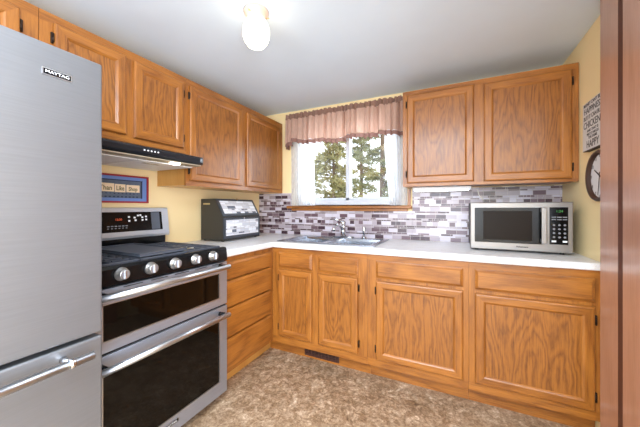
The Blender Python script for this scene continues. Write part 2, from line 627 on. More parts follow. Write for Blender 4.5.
# oak stool under the window with end return that edges the tile
bm = bmesh.new()
quad_box(bm, 0.385, 1.635, -0.055, -0.0005, 1.200, 1.226, bevel=0.008)
quad_box(bm, 0.43, 1.60, -0.024, -0.0005, 1.178, 1.1995, bevel=0.003)
quad_box(bm, WX0 + 0.001, WX1 - 0.001, 0, 0.029, WZ0 - 0.012, WZ0 + 0.001)
struct('trim_3', bm, 'oak_x')
bm = bmesh.new()
quad_box(bm, 1.602, 1.624, -0.02, -0.0005, 1.227, 1.368)
struct('trim_4', bm, 'oak_z')

# rear window behind the camera, added to carry the fill light
bm = bmesh.new()
for q in ((0.2, 2.5, REAR - 0.1, REAR - 0.02, 0.55, 0.61), (0.2, 2.5, REAR - 0.1, REAR - 0.02, 2.02, 2.08), (0.2, 0.26, REAR - 0.1, REAR - 0.02, 0.61, 2.02), (2.44, 2.5, REAR - 0.1, REAR - 0.02, 0.61, 2.02), (1.32, 1.38, REAR - 0.1, REAR - 0.02, 0.61, 2.02)):
    quad_box(bm, *q)
w2 = struct('added_rear_window', bm, 'vinyl')
for xa, xb in ((0.26, 1.32), (1.38, 2.44)):
    bm = bmesh.new(); quad_box(bm, xa, xb, REAR - 0.062, REAR - 0.058, 0.61, 2.02); obj('pane', bm, 'glass', w2)

# ------------------------------------------------------------------ cabinets
def frame_slab(parent, side, plane, a0, a1, z0, z1, lo, hi):
    # stiles run full width between the rails; material 0 upright grain, 1 level grain
    mp = mapper(side, plane)
    bm = bmesh.new()
    for za, zb, mi in ((z0, lo, 1), (lo, hi, 0), (hi, z1, 1)):
        p, q = mp(a0, za, -0.0192), mp(a1, zb, 0)
        quad_box(bm, p[0], q[0], p[1], q[1], p[2], q[2], mi=mi)
    return obj('face_frame', bm, ['oak_z', 'oak_' + hax(side)], parent)


# local frames: 'B' faces -y (a = x), 'L' faces +x (a = y); d = distance in front of plane
def mapper(side, plane):
    if side == 'B':
        return lambda a, z, d: (a, plane - d, z)
    return lambda a, z, d: (plane + d, a, z)


def ring_panel(side, plane, a0, a1, z0, z1, prof, fill=False, back=True):
    """mitred rectangular profile; material 0 vertical members, 1 horizontal members"""
    bm = bmesh.new()
    mp = mapper(side, plane)
    rings = []
    for p in prof:
        ia, iz0, iz1, d = (p[0], p[0], p[0], p[1]) if len(p) == 2 else p
        rings.append([bm.verts.new(mp(*c, d)) for c in ((a0 + ia, z0 + iz0), (a1 - ia, z0 + iz0), (a1 - ia, z1 - iz1), (a0 + ia, z1 - iz1))])
    for i in range(len(rings) - 1):
        for k in range(4):
            f = bm.faces.new((rings[i][k], rings[i][(k + 1) % 4], rings[i + 1][(k + 1) % 4], rings[i + 1][k]))
            f.material_index = 0 if k in (1, 3) else 1
    if fill:
        bm.faces.new(rings[-1]).material_index = 1
        bm.faces.new(list(reversed(rings[0]))).material_index = 1
    else:
        for k in range(4):   # close the back
            f = bm.faces.new((rings[0][k], rings[-1][k], rings[-1][(k + 1) % 4], rings[0][(k + 1) % 4]))
            f.material_index = 0 if k in (1, 3) else 1
    return bm


def hax(side):
    return 'x' if side == 'B' else 'y'


def make_door(side, plane, a0, a1, z0, z1, parent, hinge=None, hz=None):
    fw = 0.05
    bm = ring_panel(side, plane, a0, a1, z0, z1, [(0, 0.0006), (0, 0.012), (0.004, 0.018), (0.010, 0.020), (fw - 0.006, 0.020), (fw + 0.001, 0.016), (fw + 0.007, 0.0095), (fw + 0.007, 0.0006)])
    d = obj('door', bm, ['oak_z', 'oak_' + hax(side)], parent)
    bm = bmesh.new()
    mp = mapper(side, plane)
    p0 = mp(a0 + fw + 0.005, z0 + fw + 0.005, 0.0012); p1 = mp(a1 - fw - 0.005, z1 - fw - 0.005, 0.0105)
    quad_box(bm, p0[0], p1[0], p0[1], p1[1], p0[2], p1[2])
    obj('panel', bm, 'panel_z', d)
    if hinge:
        for zc in (z0 + 0.07, z1 - 0.07) if hz is None else hz:
            bm = bmesh.new()
            e = a0 if hinge == 'lo' else a1
            s = -1 if hinge == 'lo' else 1
            c0 = mp(e + s * 0.001, zc - 0.026, 0.0008); c1 = mp(e + s * 0.010, zc + 0.026, 0.010)
            quad_box(bm, c0[0], c1[0], c0[1], c1[1], c0[2], c1[2], bevel=0.002, seg=1)
            t0 = mp(e + s * 0.003, zc - 0.02, 0.012); t1 = mp(e + s * 0.003, zc + 0.02, 0.012)
            tube(bm, [t0, t1], 0.0042, 8)
            obj('hinge', bm, 'bronze', d)
    return d


def make_drawer(side, plane, a0, a1, z0, z1, parent, pull=False):
    if pull:   # left stack: the lower edge is cut back as a finger pull
        prof = [(0, 0.0, 0.0, 0.0006), (0, 0.022, 0.0, 0.006), (0.0, 0.004, 0.0, 0.018), (0.008, 0.004, 0.020, 0.024)]
        prof = [(0, 0.0006), (0.0, 0.0, 0.0, 0.014), (0.004, 0.002, 0.004, 0.020), (0.008, 0.004, 0.018, 0.024)]
    else:
        prof = [(0, 0.0006), (0, 0.010), (0.006, 0.013), (0.016, 0.020)]
    bm = ring_panel(side, plane, a0, a1, z0, z1, prof, fill=True)
    return obj('drawer', bm, ['oak_' + hax(side), 'oak_' + hax(side)], parent)


def hollow(bm, x0, x1, y0, y1, z0, z1, t=0.016, top=False, front=None):
    quad_box(bm, x0, x0 + t, y0, y1, z0, z1); quad_box(bm, x1 - t, x1, y0, y1, z0, z1)
    quad_box(bm, x0 + t, x1 - t, y0, y1, z0, z0 + t)
    if top: quad_box(bm, x0 + t, x1 - t, y0, y1, z1 - t, z1)


BF = -0.61      # face of the base cabinets on the back wall
CT = 0.93       # worktop height
CB = 0.888
BOT = 0.115


def base_cabinet(label, x0, x1, doors, drawers, hinges):
    t = thing('base_cabinet', label, 'cabinet', ((x0 + x1) / 2, -0.3, 0), 'honey oak base cabinets under the window wall')
    bm = bmesh.new(); hollow(bm, x0, x1, BF + 0.02, -0.004, BOT, CB - 0.001)
    obj('body', bm, 'side_wood', t)
    frame_slab(t, 'B', BF, 0.6105 if x0 < 0.7 else x0, x1, BOT - 0.005, CB - 0.001, 0.160, 0.846)
    box('toe_kick', (0.512 if x0 < 0.7 else x0, x1, -0.53, -0.512, 0.0005, BOT - 0.0055), 'oak_x', t)
    for (a, b, z0, z1), h in zip(doors, hinges):
        make_door('B', BF, a, b, z0, z1, t, h)
    for q in drawers:
        make_drawer('B', BF, *q, t)
    return t


base_cabinet('honey oak base cabinet below the sink, two narrow doors and two false drawer fronts', 0.637, 1.415,
             [(0.676, 0.980, 0.172, 0.712), (1.034, 1.348, 0.172, 0.708)],
             [(0.676, 0.980, 0.728, 0.850), (1.034, 1.348, 0.725, 0.843)], ['lo', 'hi'])
base_cabinet('honey oak base cabinet with one wide door, between the sink cabinet and the rightmost one', 1.416, 2.044,
             [(1.478, 2.014, 0.163, 0.706)], [(1.478, 2.014, 0.728, 0.843)], ['lo'])
base_cabinet('rightmost honey oak base cabinet, wide door and drawer below the microwave', 2.045, 2.648,
             [(2.077, 2.618, 0.163, 0.700)], [(2.077, 2.618, 0.722, 0.843)], ['hi'])

# drawer cabinet on the left wall
LF = 0.61
t = thing('drawer_cabinet', 'honey oak cabinet of four stacked drawers between the range and the corner', 'cabinet', (0.3, -0.9, 0))
bm = bmesh.new()
quad_box(bm, 0.004, 0.59, -1.176, -1.160, BOT, CB - 0.001); quad_box(bm, 0.004, 0.59, -0.650, -0.634, BOT, CB - 0.001)
quad_box(bm, 0.004, 0.59, -1.160, -0.650, BOT, BOT + 0.016)
obj('body', bm, 'side_wood', t)
box('face_frame', (0.5905, LF, -1.176, -0.6105, BOT - 0.005, CB - 0.001), 'oak_z', t)
box('toe_kick', (0.512, 0.53, -1.176, -0.5305, 0.0005, BOT - 0.0055), 'side_wood', t)
for z0, z1 in ((0.738, 0.852), (0.555, 0.728), (0.358, 0.544), (0.130, 0.346)):
    make_drawer('L', LF, -1.172, -0.662, z0, z1, t, pull=True)

# wall cabinets, left wall
UF = 0.305
def wall_cabinet_left(label, y0, y1, z0, z1, doors, hinges, hz=None):
    t = thing('wall_cabinet', label, 'cabinet', (0.15, (y0 + y1) / 2, z0), 'honey oak wall cabinets on the left wall')
    bm = bmesh.new(); quad_box(bm, 0.002, UF - 0.0196, y0, y1, z0 + 0.004, z1)
    obj('body', bm, 'side_wood', t)
    frame_slab(t, 'L', UF, y0, y1, z0, z1, z0 + 0.032, z1 - 0.046)
    for (a, b, c, d), h in zip(doors, hinges):
        make_door('L', UF, a, b, c, d, t, h)
    return t


wall_cabinet_left('honey oak wall cabinet above the steel refrigerator, mostly cut off by the photo edge', -2.86, -1.955, 1.79, 2.10,
                  [(-2.83, -2.43, 1.81, 2.055), (-2.40, -2.017, 1.81, 2.055)], ['lo', 'hi'])
wall_cabinet_left('short two-door honey oak wall cabinet above the range hood', -1.953, -1.197, 1.578, 2.10,
                  [(-1.905, -1.592, 1.618, 2.058), (-1.549, -1.224, 1.611, 2.052)], ['lo', 'hi'])
wall_cabinet_left('tall two-door honey oak wall cabinet in the corner, above the black bread box', -1.196, -0.003, 1.362, 2.10,
                  [(-1.172, -0.644, 1.396, 2.055), (-0.580, -0.055, 1.396, 2.052)], ['lo', 'hi'])
# wall cabinet, back wall
t = thing('wall_cabinet', 'two-door honey oak wall cabinet right of the window, above the microwave', 'cabinet', (2.1, -0.15, 1.37))
bm = bmesh.new(); quad_box(bm, 1.606, 2.649, -UF + 0.0196, -0.002, 1.374, 2.096); obj('body', bm, 'oak_z', t)
frame_slab(t, 'B', -UF, 1.606, 2.649, 1.370, 2.096, 1.388, 2.062)
make_door('B', -UF, 1.638, 2.087, 1.394, 2.064, t, 'lo')
make_door('B', -UF, 2.146, 2.614, 1.390, 2.058, t, 'hi')

# ------------------------------------------------------------------ worktops
SX0, SX1, SY0, SY1 = 0.655, 1.435, -0.565, -0.115   # sink cut-out
FE = -0.638
bm = bmesh.new()
nz = 0.004
def slab(x0, x1, y0, y1):
    quad_box(bm, x0, x1, y0, y1, CB, CT)
slab(0.0015, 0.625, -1.178, -0.628); slab(0.0015, 0.625, -0.628, -0.0095)
slab(0.625, SX0, -0.628, -0.0095); slab(SX1, 2.428, -0.628, -0.0095)
slab(SX0, SX1, -0.628, SY0); slab(SX0, SX1, SY1, -0.0095)
# rounded nosing
prism(bm, [(0.625, CB), (0.635, CB), (0.639, CB + 0.006), (0.639, CT - 0.008), (0.634, CT - 0.002), (0.625, CT)], -1.178, -0.628, 'y')
prism(bm, [(-0.628, CB), (-0.638, CB), (-0.642, CB + 0.006), (-0.642, CT - 0.008), (-0.637, CT - 0.002), (-0.628, CT)], 0.625, 2.428, 'x')
o = obj('worktop', bm, 'counter')
tag(o, 'white speckled laminate worktop, the long corner piece holding the sink', 'countertop')
bm = bmesh.new()
quad_box(bm, 2.431, 2.649, -0.624, -0.0095, CB + 0.001, CT - 0.003)
prism(bm, [(-0.624, CB + 0.001), (-0.632, CB + 0.001), (-0.636, CB + 0.006), (-0.636, CT - 0.011), (-0.631, CT - 0.005), (-0.624, CT - 0.003)], 2.431, 2.649, 'x')
tag(obj('worktop', bm, 'counter'), 'short white speckled worktop end piece right of the seam, by the casing', 'countertop')

# backsplash
bm = bmesh.new()
for q in ((0.002, 0.43, 0.9305, 1.3605), (0.43, 1.60, 0.9305, 1.1765), (1.60, 1.636, 0.9305, 1.1765), (1.637, 2.649, 0.9305, 1.3685)):
    quad_box(bm, q[0], q[1], -0.009, -0.0006, q[2], q[3])
tag(obj('backsplash', bm, 'tile'), 'mosaic tile backsplash of lilac grey and dark plum strips on the back wall', 'backsplash')
# ------------------------------------------------------------------ sink and taps
t = thing('sink', 'stainless steel double bowl sink set into the white worktop', 'sink', (1.04, -0.34, CT))
bm = bmesh.new()
z0, z1 = CT + 0.0008, CT + 0.007
B1 = (0.68, 1.02); B2 = (1.07, 1.41); BY = (-0.545, -0.165)
X0, X1, Y0, Y1 = 0.635, 1.455, -0.585, -0.085
for q in ((X0, X1, Y0, BY[0]), (X0, X1, BY[1], Y1), (X0, B1[0], *BY), (B1[1], B2[0], *BY), (B2[1], X1, *BY)):
    quad_box(bm, q[0], q[1], q[2], q[3], z0, z1)
obj('rim', bm, 'sink', t)
for a, b in (B1, B2):
    bm = bmesh.new()
    zt, zb, tp = CT + 0.004, CT - 0.17, 0.025
    ring = lambda i, z: [bm.verts.new(c) for c in ((a + i, BY[0] + i, z), (b - i, BY[0] + i, z), (b - i, BY[1] - i, z), (a + i, BY[1] - i, z))]
    rs = [ring(0, zt), ring(0.006, zt - 0.02), ring(0.014, zb + 0.03), ring(0.03, zb)]
    for i in range(3):
        for k in range(4):
            bm.faces.new((rs[i][k], rs[i][(k + 1) % 4], rs[i + 1][(k + 1) % 4], rs[i + 1][k])).smooth = False
    bm.faces.new(rs[-1])
    bw = obj('bowl', bm, 'sink', t)
    bm = bmesh.new(); lathe(bm, [(0.04, 0.001), (0.04, 0.004), (0.02, 0.004), (0.018, 0.002)], ((a + b) / 2, -0.35, zb), 'z', 20)
    obj('drain', bm, 'chrome', bw)

FX, FY, FZ = 1.046, -0.125, CT + 0.0075
t = thing('faucet', 'chrome single-lever faucet at the middle of the sink', 'faucet', (FX, FY, FZ))
bm = bmesh.new()
prism(bm, [(FX + math.cos(k * PI / 12) * (0.11 if abs(math.cos(k * PI / 12)) > 2 else 0.03) + (0.075 if k < 6 or k > 18 else -0.075), FY + math.sin(k * PI / 12) * 0.027) for k in range(24)], FZ, FZ + 0.012, 'z')
obj('base_plate', bm, 'chrome', t)
bm = bmesh.new(); lathe(bm, [(0.026, 0.0125), (0.024, 0.06), (0.023, 0.10), (0.018, 0.112)], (FX, FY, FZ), 'z', 20); obj('tap_body', bm, 'chrome', t)
bm = bmesh.new(); tube(bm, [(FX, FY - 0.018, FZ + 0.075), (FX, FY - 0.07, FZ + 0.115), (FX - 0.005, FY - 0.13, FZ + 0.12), (FX - 0.01, FY - 0.19, FZ + 0.095), (FX - 0.01, FY - 0.2, FZ + 0.075)], [0.016, 0.014, 0.013, 0.013, 0.013], 14); obj('spout', bm, 'chrome', t)
bm = bmesh.new(); lathe(bm, [(0.019, 0.1135), (0.026, 0.125), (0.024, 0.145), (0.0, 0.156)], (FX, FY, FZ), 'z', 20)
tube(bm, [(FX, FY, FZ + 0.14), (FX - 0.03, FY - 0.03, FZ + 0.158), (FX - 0.075, FY - 0.06, FZ + 0.17)], [0.01, 0.008, 0.007], 10)
obj('lever', bm, 'chrome', t)
t = thing('side_sprayer', 'slim chrome side sprayer standing right of the faucet', 'sprayer', (1.242, -0.125, FZ))
bm = bmesh.new(); lathe(bm, [(0.022, 0.0), (0.02, 0.012), (0.012, 0.016), (0.011, 0.03)], (1.242, -0.125, FZ), 'z', 16); obj('holder', bm, 'chrome', t)
bm = bmesh.new(); lathe(bm, [(0.010, 0.0305), (0.012, 0.05), (0.014, 0.09), (0.013, 0.105), (0.0, 0.11)], (1.242, -0.125, FZ), 'z', 16); obj('spray_head', bm, 'chrome', t)

# ------------------------------------------------------------------ refrigerator
FYR, FYL, FXF = -1.956, -2.862, 0.812
t = thing('refrigerator', 'tall brushed steel bottom-freezer refrigerator at the left edge of the photo', 'refrigerator', (0.4, -2.41, 0))
box('body', (0.03, 0.722, FYL + 0.008, FYR - 0.008, 0.03, 1.718), 'grey_side', t, 0.004)
box('base_grille', (0.60, 0.712, FYL + 0.01, FYR - 0.01, 0.0, 0.0295), 'black_matte', t)
up = box('door', (0.7235, FXF, FYL, FYR, 0.760, 1.732), 'steel_fridge', t, 0.007, 3)
lo = box('freezer_drawer', (0.7235, FXF, FYL, FYR, 0.05, 0.746), 'steel_fridge', t, 0.007, 3)
for d, zz in ((lo, 0.710),):
    bm = bmesh.new()
    tube(bm, [(FXF + 0.055, FYL + 0.06, zz), (FXF + 0.055, FYR - 0.055, zz)], 0.0135, 16)
    hd = obj('handle', bm, 'handle', d)
    for yy in (FYL + 0.12, FYR - 0.115):
        bm = bmesh.new(); tube(bm, [(FXF + 0.0005, yy, zz), (FXF + 0.043, yy, zz)], 0.011, 12)
        tube(bm, [(FXF + 0.055, yy - 0.007, zz), (FXF + 0.055, yy + 0.007, zz)], 0.0155, 16); obj('bracket', bm, 'chrome', hd)
bm = bmesh.new(); tube(bm, [(FXF + 0.055, FYL + 0.055, 0.85), (FXF + 0.055, FYL + 0.055, 1.62)], 0.0135, 16)
hd = obj('handle', bm, 'handle', up)
for zz in (0.92, 1.55):
    bm = bmesh.new(); tube(bm, [(FXF + 0.0005, FYL + 0.055, zz), (FXF + 0.043, FYL + 0.055, zz)], 0.011, 12); obj('bracket', bm, 'chrome', hd)
bd = box('badge', (FXF + 0.0003, FXF + 0.002, -2.124, -2.048, 1.630, 1.652), 'handle', up)
box('badge_plate', (FXF + 0.0022, FXF + 0.003, -2.121, -2.051, 1.6330, 1.6490), 'black', bd)
text('lettering', 'MAYTAG', 0.0130, 'label_white', bd, frame_px(FXF + 0.0036, -2.086, 1.6410), 0.0002, bold=0.0001, xs=1.18)

# ------------------------------------------------------------------ range
RY0, RY1 = -1.942, -1.184
RX = 0.665
t = thing('kitchen_range', 'stainless steel and black gas range with two oven doors beside the refrigerator', 'range', (0.35, -1.56, 0))
box('body', (0.02, 0.618, RY0, RY1, 0.06, 0.90), 'black_matte', t)
box('toe_panel', (0.10, 0.60, RY0 + 0.02, RY1 - 0.02, 0.0, 0.0595), 'black_matte', t)
bm = bmesh.new(); quad_box(bm, 0.075, 0.63, RY0, RY1, 0.901, 0.934, bevel=0.006)
obj('cooktop', bm, 'black', t)
# control panel, slightly raked
bm = bmesh.new(); prism(bm, [(0.6315, 0.874), (0.655, 0.874), (0.668, 0.882), (0.662, 0.948), (0.652, 0.960), (0.6315, 0.960)], RY0, RY1, 'y'); cp = obj('control_panel', bm, 'black', t)
def kn(y, z, x=0.6665):
    bm = bmesh.new()
    lathe(bm, [(0.029, 0.0), (0.029, 0.006), (0.0235, 0.008), (0.022, 0.028), (0.019, 0.031)], (x, y, z), 'x', 24)
    k = obj('knob', bm, 'knob_metal', t)
    bm = bmesh.new(); quad_box(bm, x + 0.0315, x + 0.038, y - 0.0035, y + 0.0035, z - 0.019, z + 0.019, bevel=0.001, seg=1)
    obj('grip', bm, 'handle', k)
    bm = bmesh.new(); lathe(bm, [(0.016, 0.0312), (0.016, 0.032)], (x, y, z), 'x', 20); obj('knob_face', bm, 'steel', k)
for yk in (-1.812, -1.682, -1.555, -1.428, -1.306):
    kn(yk, 0.923)

def oven_door(z0, z1, wy0, wy1, wz0, wz1, hz, glare):
    bm = bmesh.new()
    quad = lambda *a: quad_box(bm, *a)
    x0, x1 = 0.6195, RX
    quad(x0, x1, RY0, wy0, z0, z1); quad(x0, x1, wy1, RY1, z0, z1)
    quad(x0, x1, wy0, wy1, z0, wz0); quad(x0, x1, wy0, wy1, wz1, z1)
    d = obj('oven_door', bm, 'steel', t)
    g = box('oven_window', (x0 + 0.004, x1 - 0.003, wy0 + 0.0003, wy1 - 0.0003, wz0 + 0.0003, wz1 - 0.0003), 'dark_glass', d)
    bm = bmesh.new()
    for q in ((wy0, wy1, wz0, wz0 + 0.004), (wy0, wy1, wz1 - 0.004, wz1), (wy0, wy0 + 0.004, wz0, wz1), (wy1 - 0.004, wy1, wz0, wz1)):
        quad_box(bm, x1 - 0.0025, x1 + 0.0015, *q)
    obj('window_trim', bm, 'handle', d)
    bm = bmesh.new(); tube(bm, [(0.725, RY0 + 0.012, hz), (0.725, RY1 - 0.040, hz)], 0.0145, 18); h = obj('handle', bm, 'handle', d)
    for yy in (RY0 + 0.05, RY1 - 0.06):
        bm = bmesh.new(); tube(bm, [(x1 + 0.0005, yy, hz), (0.712, yy, hz)], 0.013, 12); obj('bracket', bm, 'black', h)
    return d


oven_door(0.606, 0.870, -1.885, -1.244, 0.650, 0.808, 0.850, 0)
ld = oven_door(0.052, 0.594, -1.885, -1.244, 0.134, 0.512, 0.556, 0)
box('seam', (0.62, 0.655, RY0 + 0.002, RY1 - 0.002, 0.5945, 0.6055), 'seam_black', t)
# slots over the upper handle
for k in range(5):
    y = RY0 + 0.14 + k * 0.125
    box('vent_slot', (RX + 0.0002, RX + 0.0012, y, y + 0.085, 0.862, 0.866), 'seam_black', t)
bd = box('badge', (RX + 0.0003, RX + 0.002, -1.615, -1.530, 0.094, 0.114), 'handle', ld)
box('badge_plate', (RX + 0.0022, RX + 0.003, -1.612, -1.533, 0.0965, 0.1115), 'black', bd)
text('lettering', 'MAYTAG', 0.0120, 'label_white', bd, frame_px(RX + 0.0036, -1.5725, 0.1040), 0.0002, bold=0.0001, xs=1.25)
# backguard
bm = bmesh.new(); prism(bm, [(0.022, 0.935), (0.074, 0.935), (0.074, 1.014), (0.022, 1.014)], RY0, RY1, 'y'); obj('rear_vent', bm, 'black', t)
bm = bmesh.new(); prism(bm, [(0.018, 1.0145), (0.098, 1.0145), (0.102, 1.03), (0.078, 1.205), (0.070, 1.21), (0.018, 1.21)], RY0, RY1 + 0.012, 'y'); bgd = obj('backguard', bm, 'backguard', t)
def slantx(z): return 0.102 + (z - 1.03) * (0.078 - 0.102) / 0.175
bm = bmesh.new(); prism(bm, [(slantx(1.058) + 0.0003, 1.058), (slantx(1.058) + 0.002, 1.058), (slantx(1.182) + 0.002, 1.182), (slantx(1.182) + 0.0003, 1.182)], RY0 + 0.045, RY1 - 0.038, 'y'); obj('display_panel', bm, 'black', bgd)
def on_bg(name, y0, y1, z0, z1, mat):
    bm = bmesh.new(); prism(bm, [(slantx(z0) + 0.0023, z0), (slantx(z0) + 0.003, z0), (slantx(z1) + 0.003, z1), (slantx(z1) + 0.0023, z1)], y0, y1, 'y'); obj(name, bm, mat, bgd)
rot = math.atan2(0.024, 0.175)
MR = lambda y, z: Matrix.Translation((slantx(z) + 0.0034, y, z)) @ Matrix.Rotation(-rot, 4, 'Y') @ frame_px(0, 0, 0)
text('clock_digits', '12:30', 0.018, 'display', bgd, MR(-1.508, 1.135), 0.0003, bold=0.0006)
on_bg('touch_strip', -1.30, -1.24, 1.062, 1.178, 'griddle')
for (yy, zz) in ((-1.445, 1.150), (-1.445, 1.125), (-1.41, 1.145), (-1.405, 1.128), (-1.388, 1.158), (-1.372, 1.160), (-1.36, 1.146), (-1.36, 1.128), (-1.335, 1.15), (-1.335, 1.13)):
    on_bg('touch_key', yy - 0.006, yy + 0.006, zz - 0.005, zz + 0.005, 'label_white')
for k in range(6):
    yy = -1.575 + k * 0.021
    on_bg('key_legend', yy, yy + 0.014, 1.092, 1.098, 'label_grey')
    on_bg('key_legend', yy, yy + 0.010, 1.079, 1.084, 'label_grey')
# burners and grates
for (x, y, r) in ((0.22, -1.79, 0.04), (0.50, -1.79, 0.05), (0.36, -1.564, 0.055), (0.22, -1.335, 0.045), (0.50, -1.335, 0.05)):
    bm = bmesh.new(); lathe(bm, [(r + 0.012, 0.0003), (r + 0.010, 0.006), (r, 0.007), (r, 0.013), (r - 0.006, 0.016)], (x, y, 0.934), 'z', 24); obj('burner', bm, 'iron', t)
for (ya, yb) in ((RY0 + 0.012, -1.700), (-1.696, -1.432), (-1.428, RY1 - 0.012)):
    bm = bmesh.new()
    xs0, xs1 = 0.105, 0.618
    g = 0.006
    zt0, zt1 = 0.953, 0.966
    quad_box(bm, xs0, xs1, ya, ya + 2 * g, zt0, zt1, bevel=0.002, seg=1); quad_box(bm, xs0, xs1, yb - 2 * g, yb, zt0, zt1, bevel=0.002, seg=1)
    for xx in (xs0, xs1 - 2 * g, 0.355):
        quad_box(bm, xx, xx + 2 * g, ya, yb, zt0, zt1, bevel=0.002, seg=1)
    ym = (ya + yb) / 2
    for xx in (0.165, 0.225, 0.285, 0.425, 0.485, 0.545):
        quad_box(bm, xx, xx + 0.009, ya + g, ya + 0.088, zt0, zt1)
        quad_box(bm, xx, xx + 0.009, yb - 0.088, yb - g, zt0, zt1)
    quad_box(bm, xs0, 0.20, ym - 0.005, ym + 0.005, zt0, zt1); quad_box(bm, 0.28, 0.45, ym - 0.005, ym + 0.005, zt0, zt1); quad_box(bm, 0.53, xs1, ym - 0.005, ym + 0.005, zt0, zt1)
    for xx in (xs0 + 0.002, xs1 - 0.014):
        for yy in (ya + 0.001, yb - 0.011):
            quad_box(bm, xx, xx + 0.01, yy, yy + 0.01, 0.9343, zt0)
    obj('grate', bm, 'iron', t)
# griddle resting on the middle grate
t = thing('griddle', 'flat dark grey griddle plate lying across the middle grate of the range', 'griddle', (0.36, -1.564, 0.967))
bm = bmesh.new(); quad_box(bm, 0.13, 0.60, -1.690, -1.438, 0.9675, 0.978, bevel=0.004)
obj('plate', bm, 'griddle', t)
bm = bmesh.new()
for q in ((0.13, 0.60, -1.690, -1.680), (0.13, 0.60, -1.448, -1.438), (0.13, 0.142, -1.680, -1.448), (0.585, 0.60, -1.680, -1.448)):
    quad_box(bm, *q, 0.9783, 0.986)
obj('rim', bm, 'iron', t)

# ------------------------------------------------------------------ range hood
t = thing('range_hood', 'slim black under-cabinet range hood with one lit lamp above the range', 'range hood', (0.25, -1.575, 1.475))
bm = bmesh.new()
HY0, HY1 = -1.951, -1.2
# body with rounded front corners
prof = [(0.004, 1.484), (0.455, 1.484), (0.492, 1.490), (0.503, 1.500), (0.505, 1.522), (0.498, 1.532), (0.47, 1.540), (0.312, 1.573), (0.004, 1.573)]
stations = [(HY0, 0.0), (HY1 - 0.05, 0.0), (HY1 - 0.025, 0.006), (HY1 - 0.008, 0.022), (HY1, 0.06)]
rings = []
for yy, cut in stations:
    rings.append([bm.verts.new((min(x, 0.505 - cut), yy, z)) for x, z in prof])
for i in range(len(rings) - 1):
    for k in range(len(prof)):
        bm.faces.new((rings[i][k], rings[i][(k + 1) % len(prof)], rings[i + 1][(k + 1) % len(prof)], rings[i + 1][k]))
bm.faces.new(rings[0]); bm.faces.new(list(reversed(rings[-1])))
obj('hood_shell', bm, 'hood_black', t)
box('front_lip', (0.40, 0.488, HY0 + 0.01, HY1 - 0.03, 1.478, 1.4835), 'hood_lip', t)
for ya, yb in ((HY0 + 0.02, -1.58), (-1.575, HY1 - 0.02)):
    box('filter', (0.012, 0.398, ya, yb, 1.474, 1.4835), 'hood_under', t, 0.002, 1)
bm = bmesh.new(); lathe(bm, [(0.030, 0.0), (0.030, 0.003), (0.026, 0.006), (0.0, 0.007)], (0.445, -1.385, 1.4778), '-z', 24); obj('lamp', bm, 'hood_lamp', t)
bm = bmesh.new(); lathe(bm, [(0.030, 0.0), (0.030, 0.003), (0.026, 0.006), (0.0, 0.007)], (0.445, -1.82, 1.4778), '-z', 24); obj('lamp', bm, 'white_plastic', t)
for k in range(5):
    bm = bmesh.new(); lathe(bm, [(0.0045, 0), (0.0045, 0.003), (0.003, 0.004)], (0.5052, -1.609 + k * 0.019, 1.512), 'x', 10); obj('push_button', bm, 'label_white', t)
box('lamp_slot', (0.30, 0.33, -1.50, -1.40, 1.4728, 1.4738), 'hood_lip', t)

# ------------------------------------------------------------------ bread box
t = thing('bread_box', 'charcoal bread box with two mosaic-patterned lids on the worktop by the left wall', 'bread box', (0.14, -0.58, CT))
BX0, BX1, BY0, BY1, BZ = 0.022, 0.268, -0.82, -0.345, 0.9375
bm = bmesh.new()
prism(bm, [(BX0, BZ), (BX1, BZ), (BX1, 1.133), (0.178, 1.284), (BX0, 1.284)], BY0, BY1, 'y')
obj('box_body', bm, 'breadbox', t)
def lid(pa, pb, name, cover):
    """flat lid between two (x, z) edges"""
    (xa, za), (xb, zb) = pa, pb
    dx, dz = xb - xa, zb - za
    L = math.hypot(dx, dz); tx, tz = dx / L, dz / L; nx, nz_ = tz, -tx
    def pt(s, d): return (xa + tx * s + nx * d, za + tz * s + nz_ * d)
    bm = bmesh.new(); prism(bm, [pt(0.004, 0.0005), pt(L - 0.004, 0.0005), pt(L - 0.004, 0.006), pt(0.004, 0.006)], BY0 + 0.006, BY1 - 0.006, 'y')
    l = obj(name, bm, 'breadbox_edge', t)
    bm = bmesh.new(); prism(bm, [pt(0.026, 0.0063), pt(L - 0.022, 0.0063), pt(L - 0.022, 0.0075), pt(0.026, 0.0075)], BY0 + 0.03, BY1 - 0.03, 'y')
    obj('patterned_cover', bm, 'sticker', l)
    bm = bmesh.new(); kx, kz = pt(L - 0.011, 0.0065); kx2, kz2 = pt(L - 0.011, 0.02)
    tube(bm, [(kx, (BY0 + BY1) / 2, kz), ((kx + kx2) / 2, (BY0 + BY1) / 2, (kz + kz2) / 2), (kx2, (BY0 + BY1) / 2, kz2)], [0.004, 0.004, 0.009], 12)
    obj('lid_knob', bm, 'chrome', l)
lid((BX1, BZ + 0.012), (BX1, 1.128), 'lower_lid', 0)
lid((BX1, 1.135), (0.18, 1.282), 'upper_lid', 0)
box('name_plate', (0.05, 0.125, BY0 - 0.002, BY0 - 0.0004, 1.235, 1.247), 'brass', t)
for xx in (0.04, 0.24):
    for yy in (BY0 + 0.03, BY1 - 0.03):
        bm = bmesh.new(); lathe(bm, [(0.012, 0.0004), (0.012, 0.007)], (xx, yy, CT), 'z', 12); obj('foot', bm, 'rubber', t)

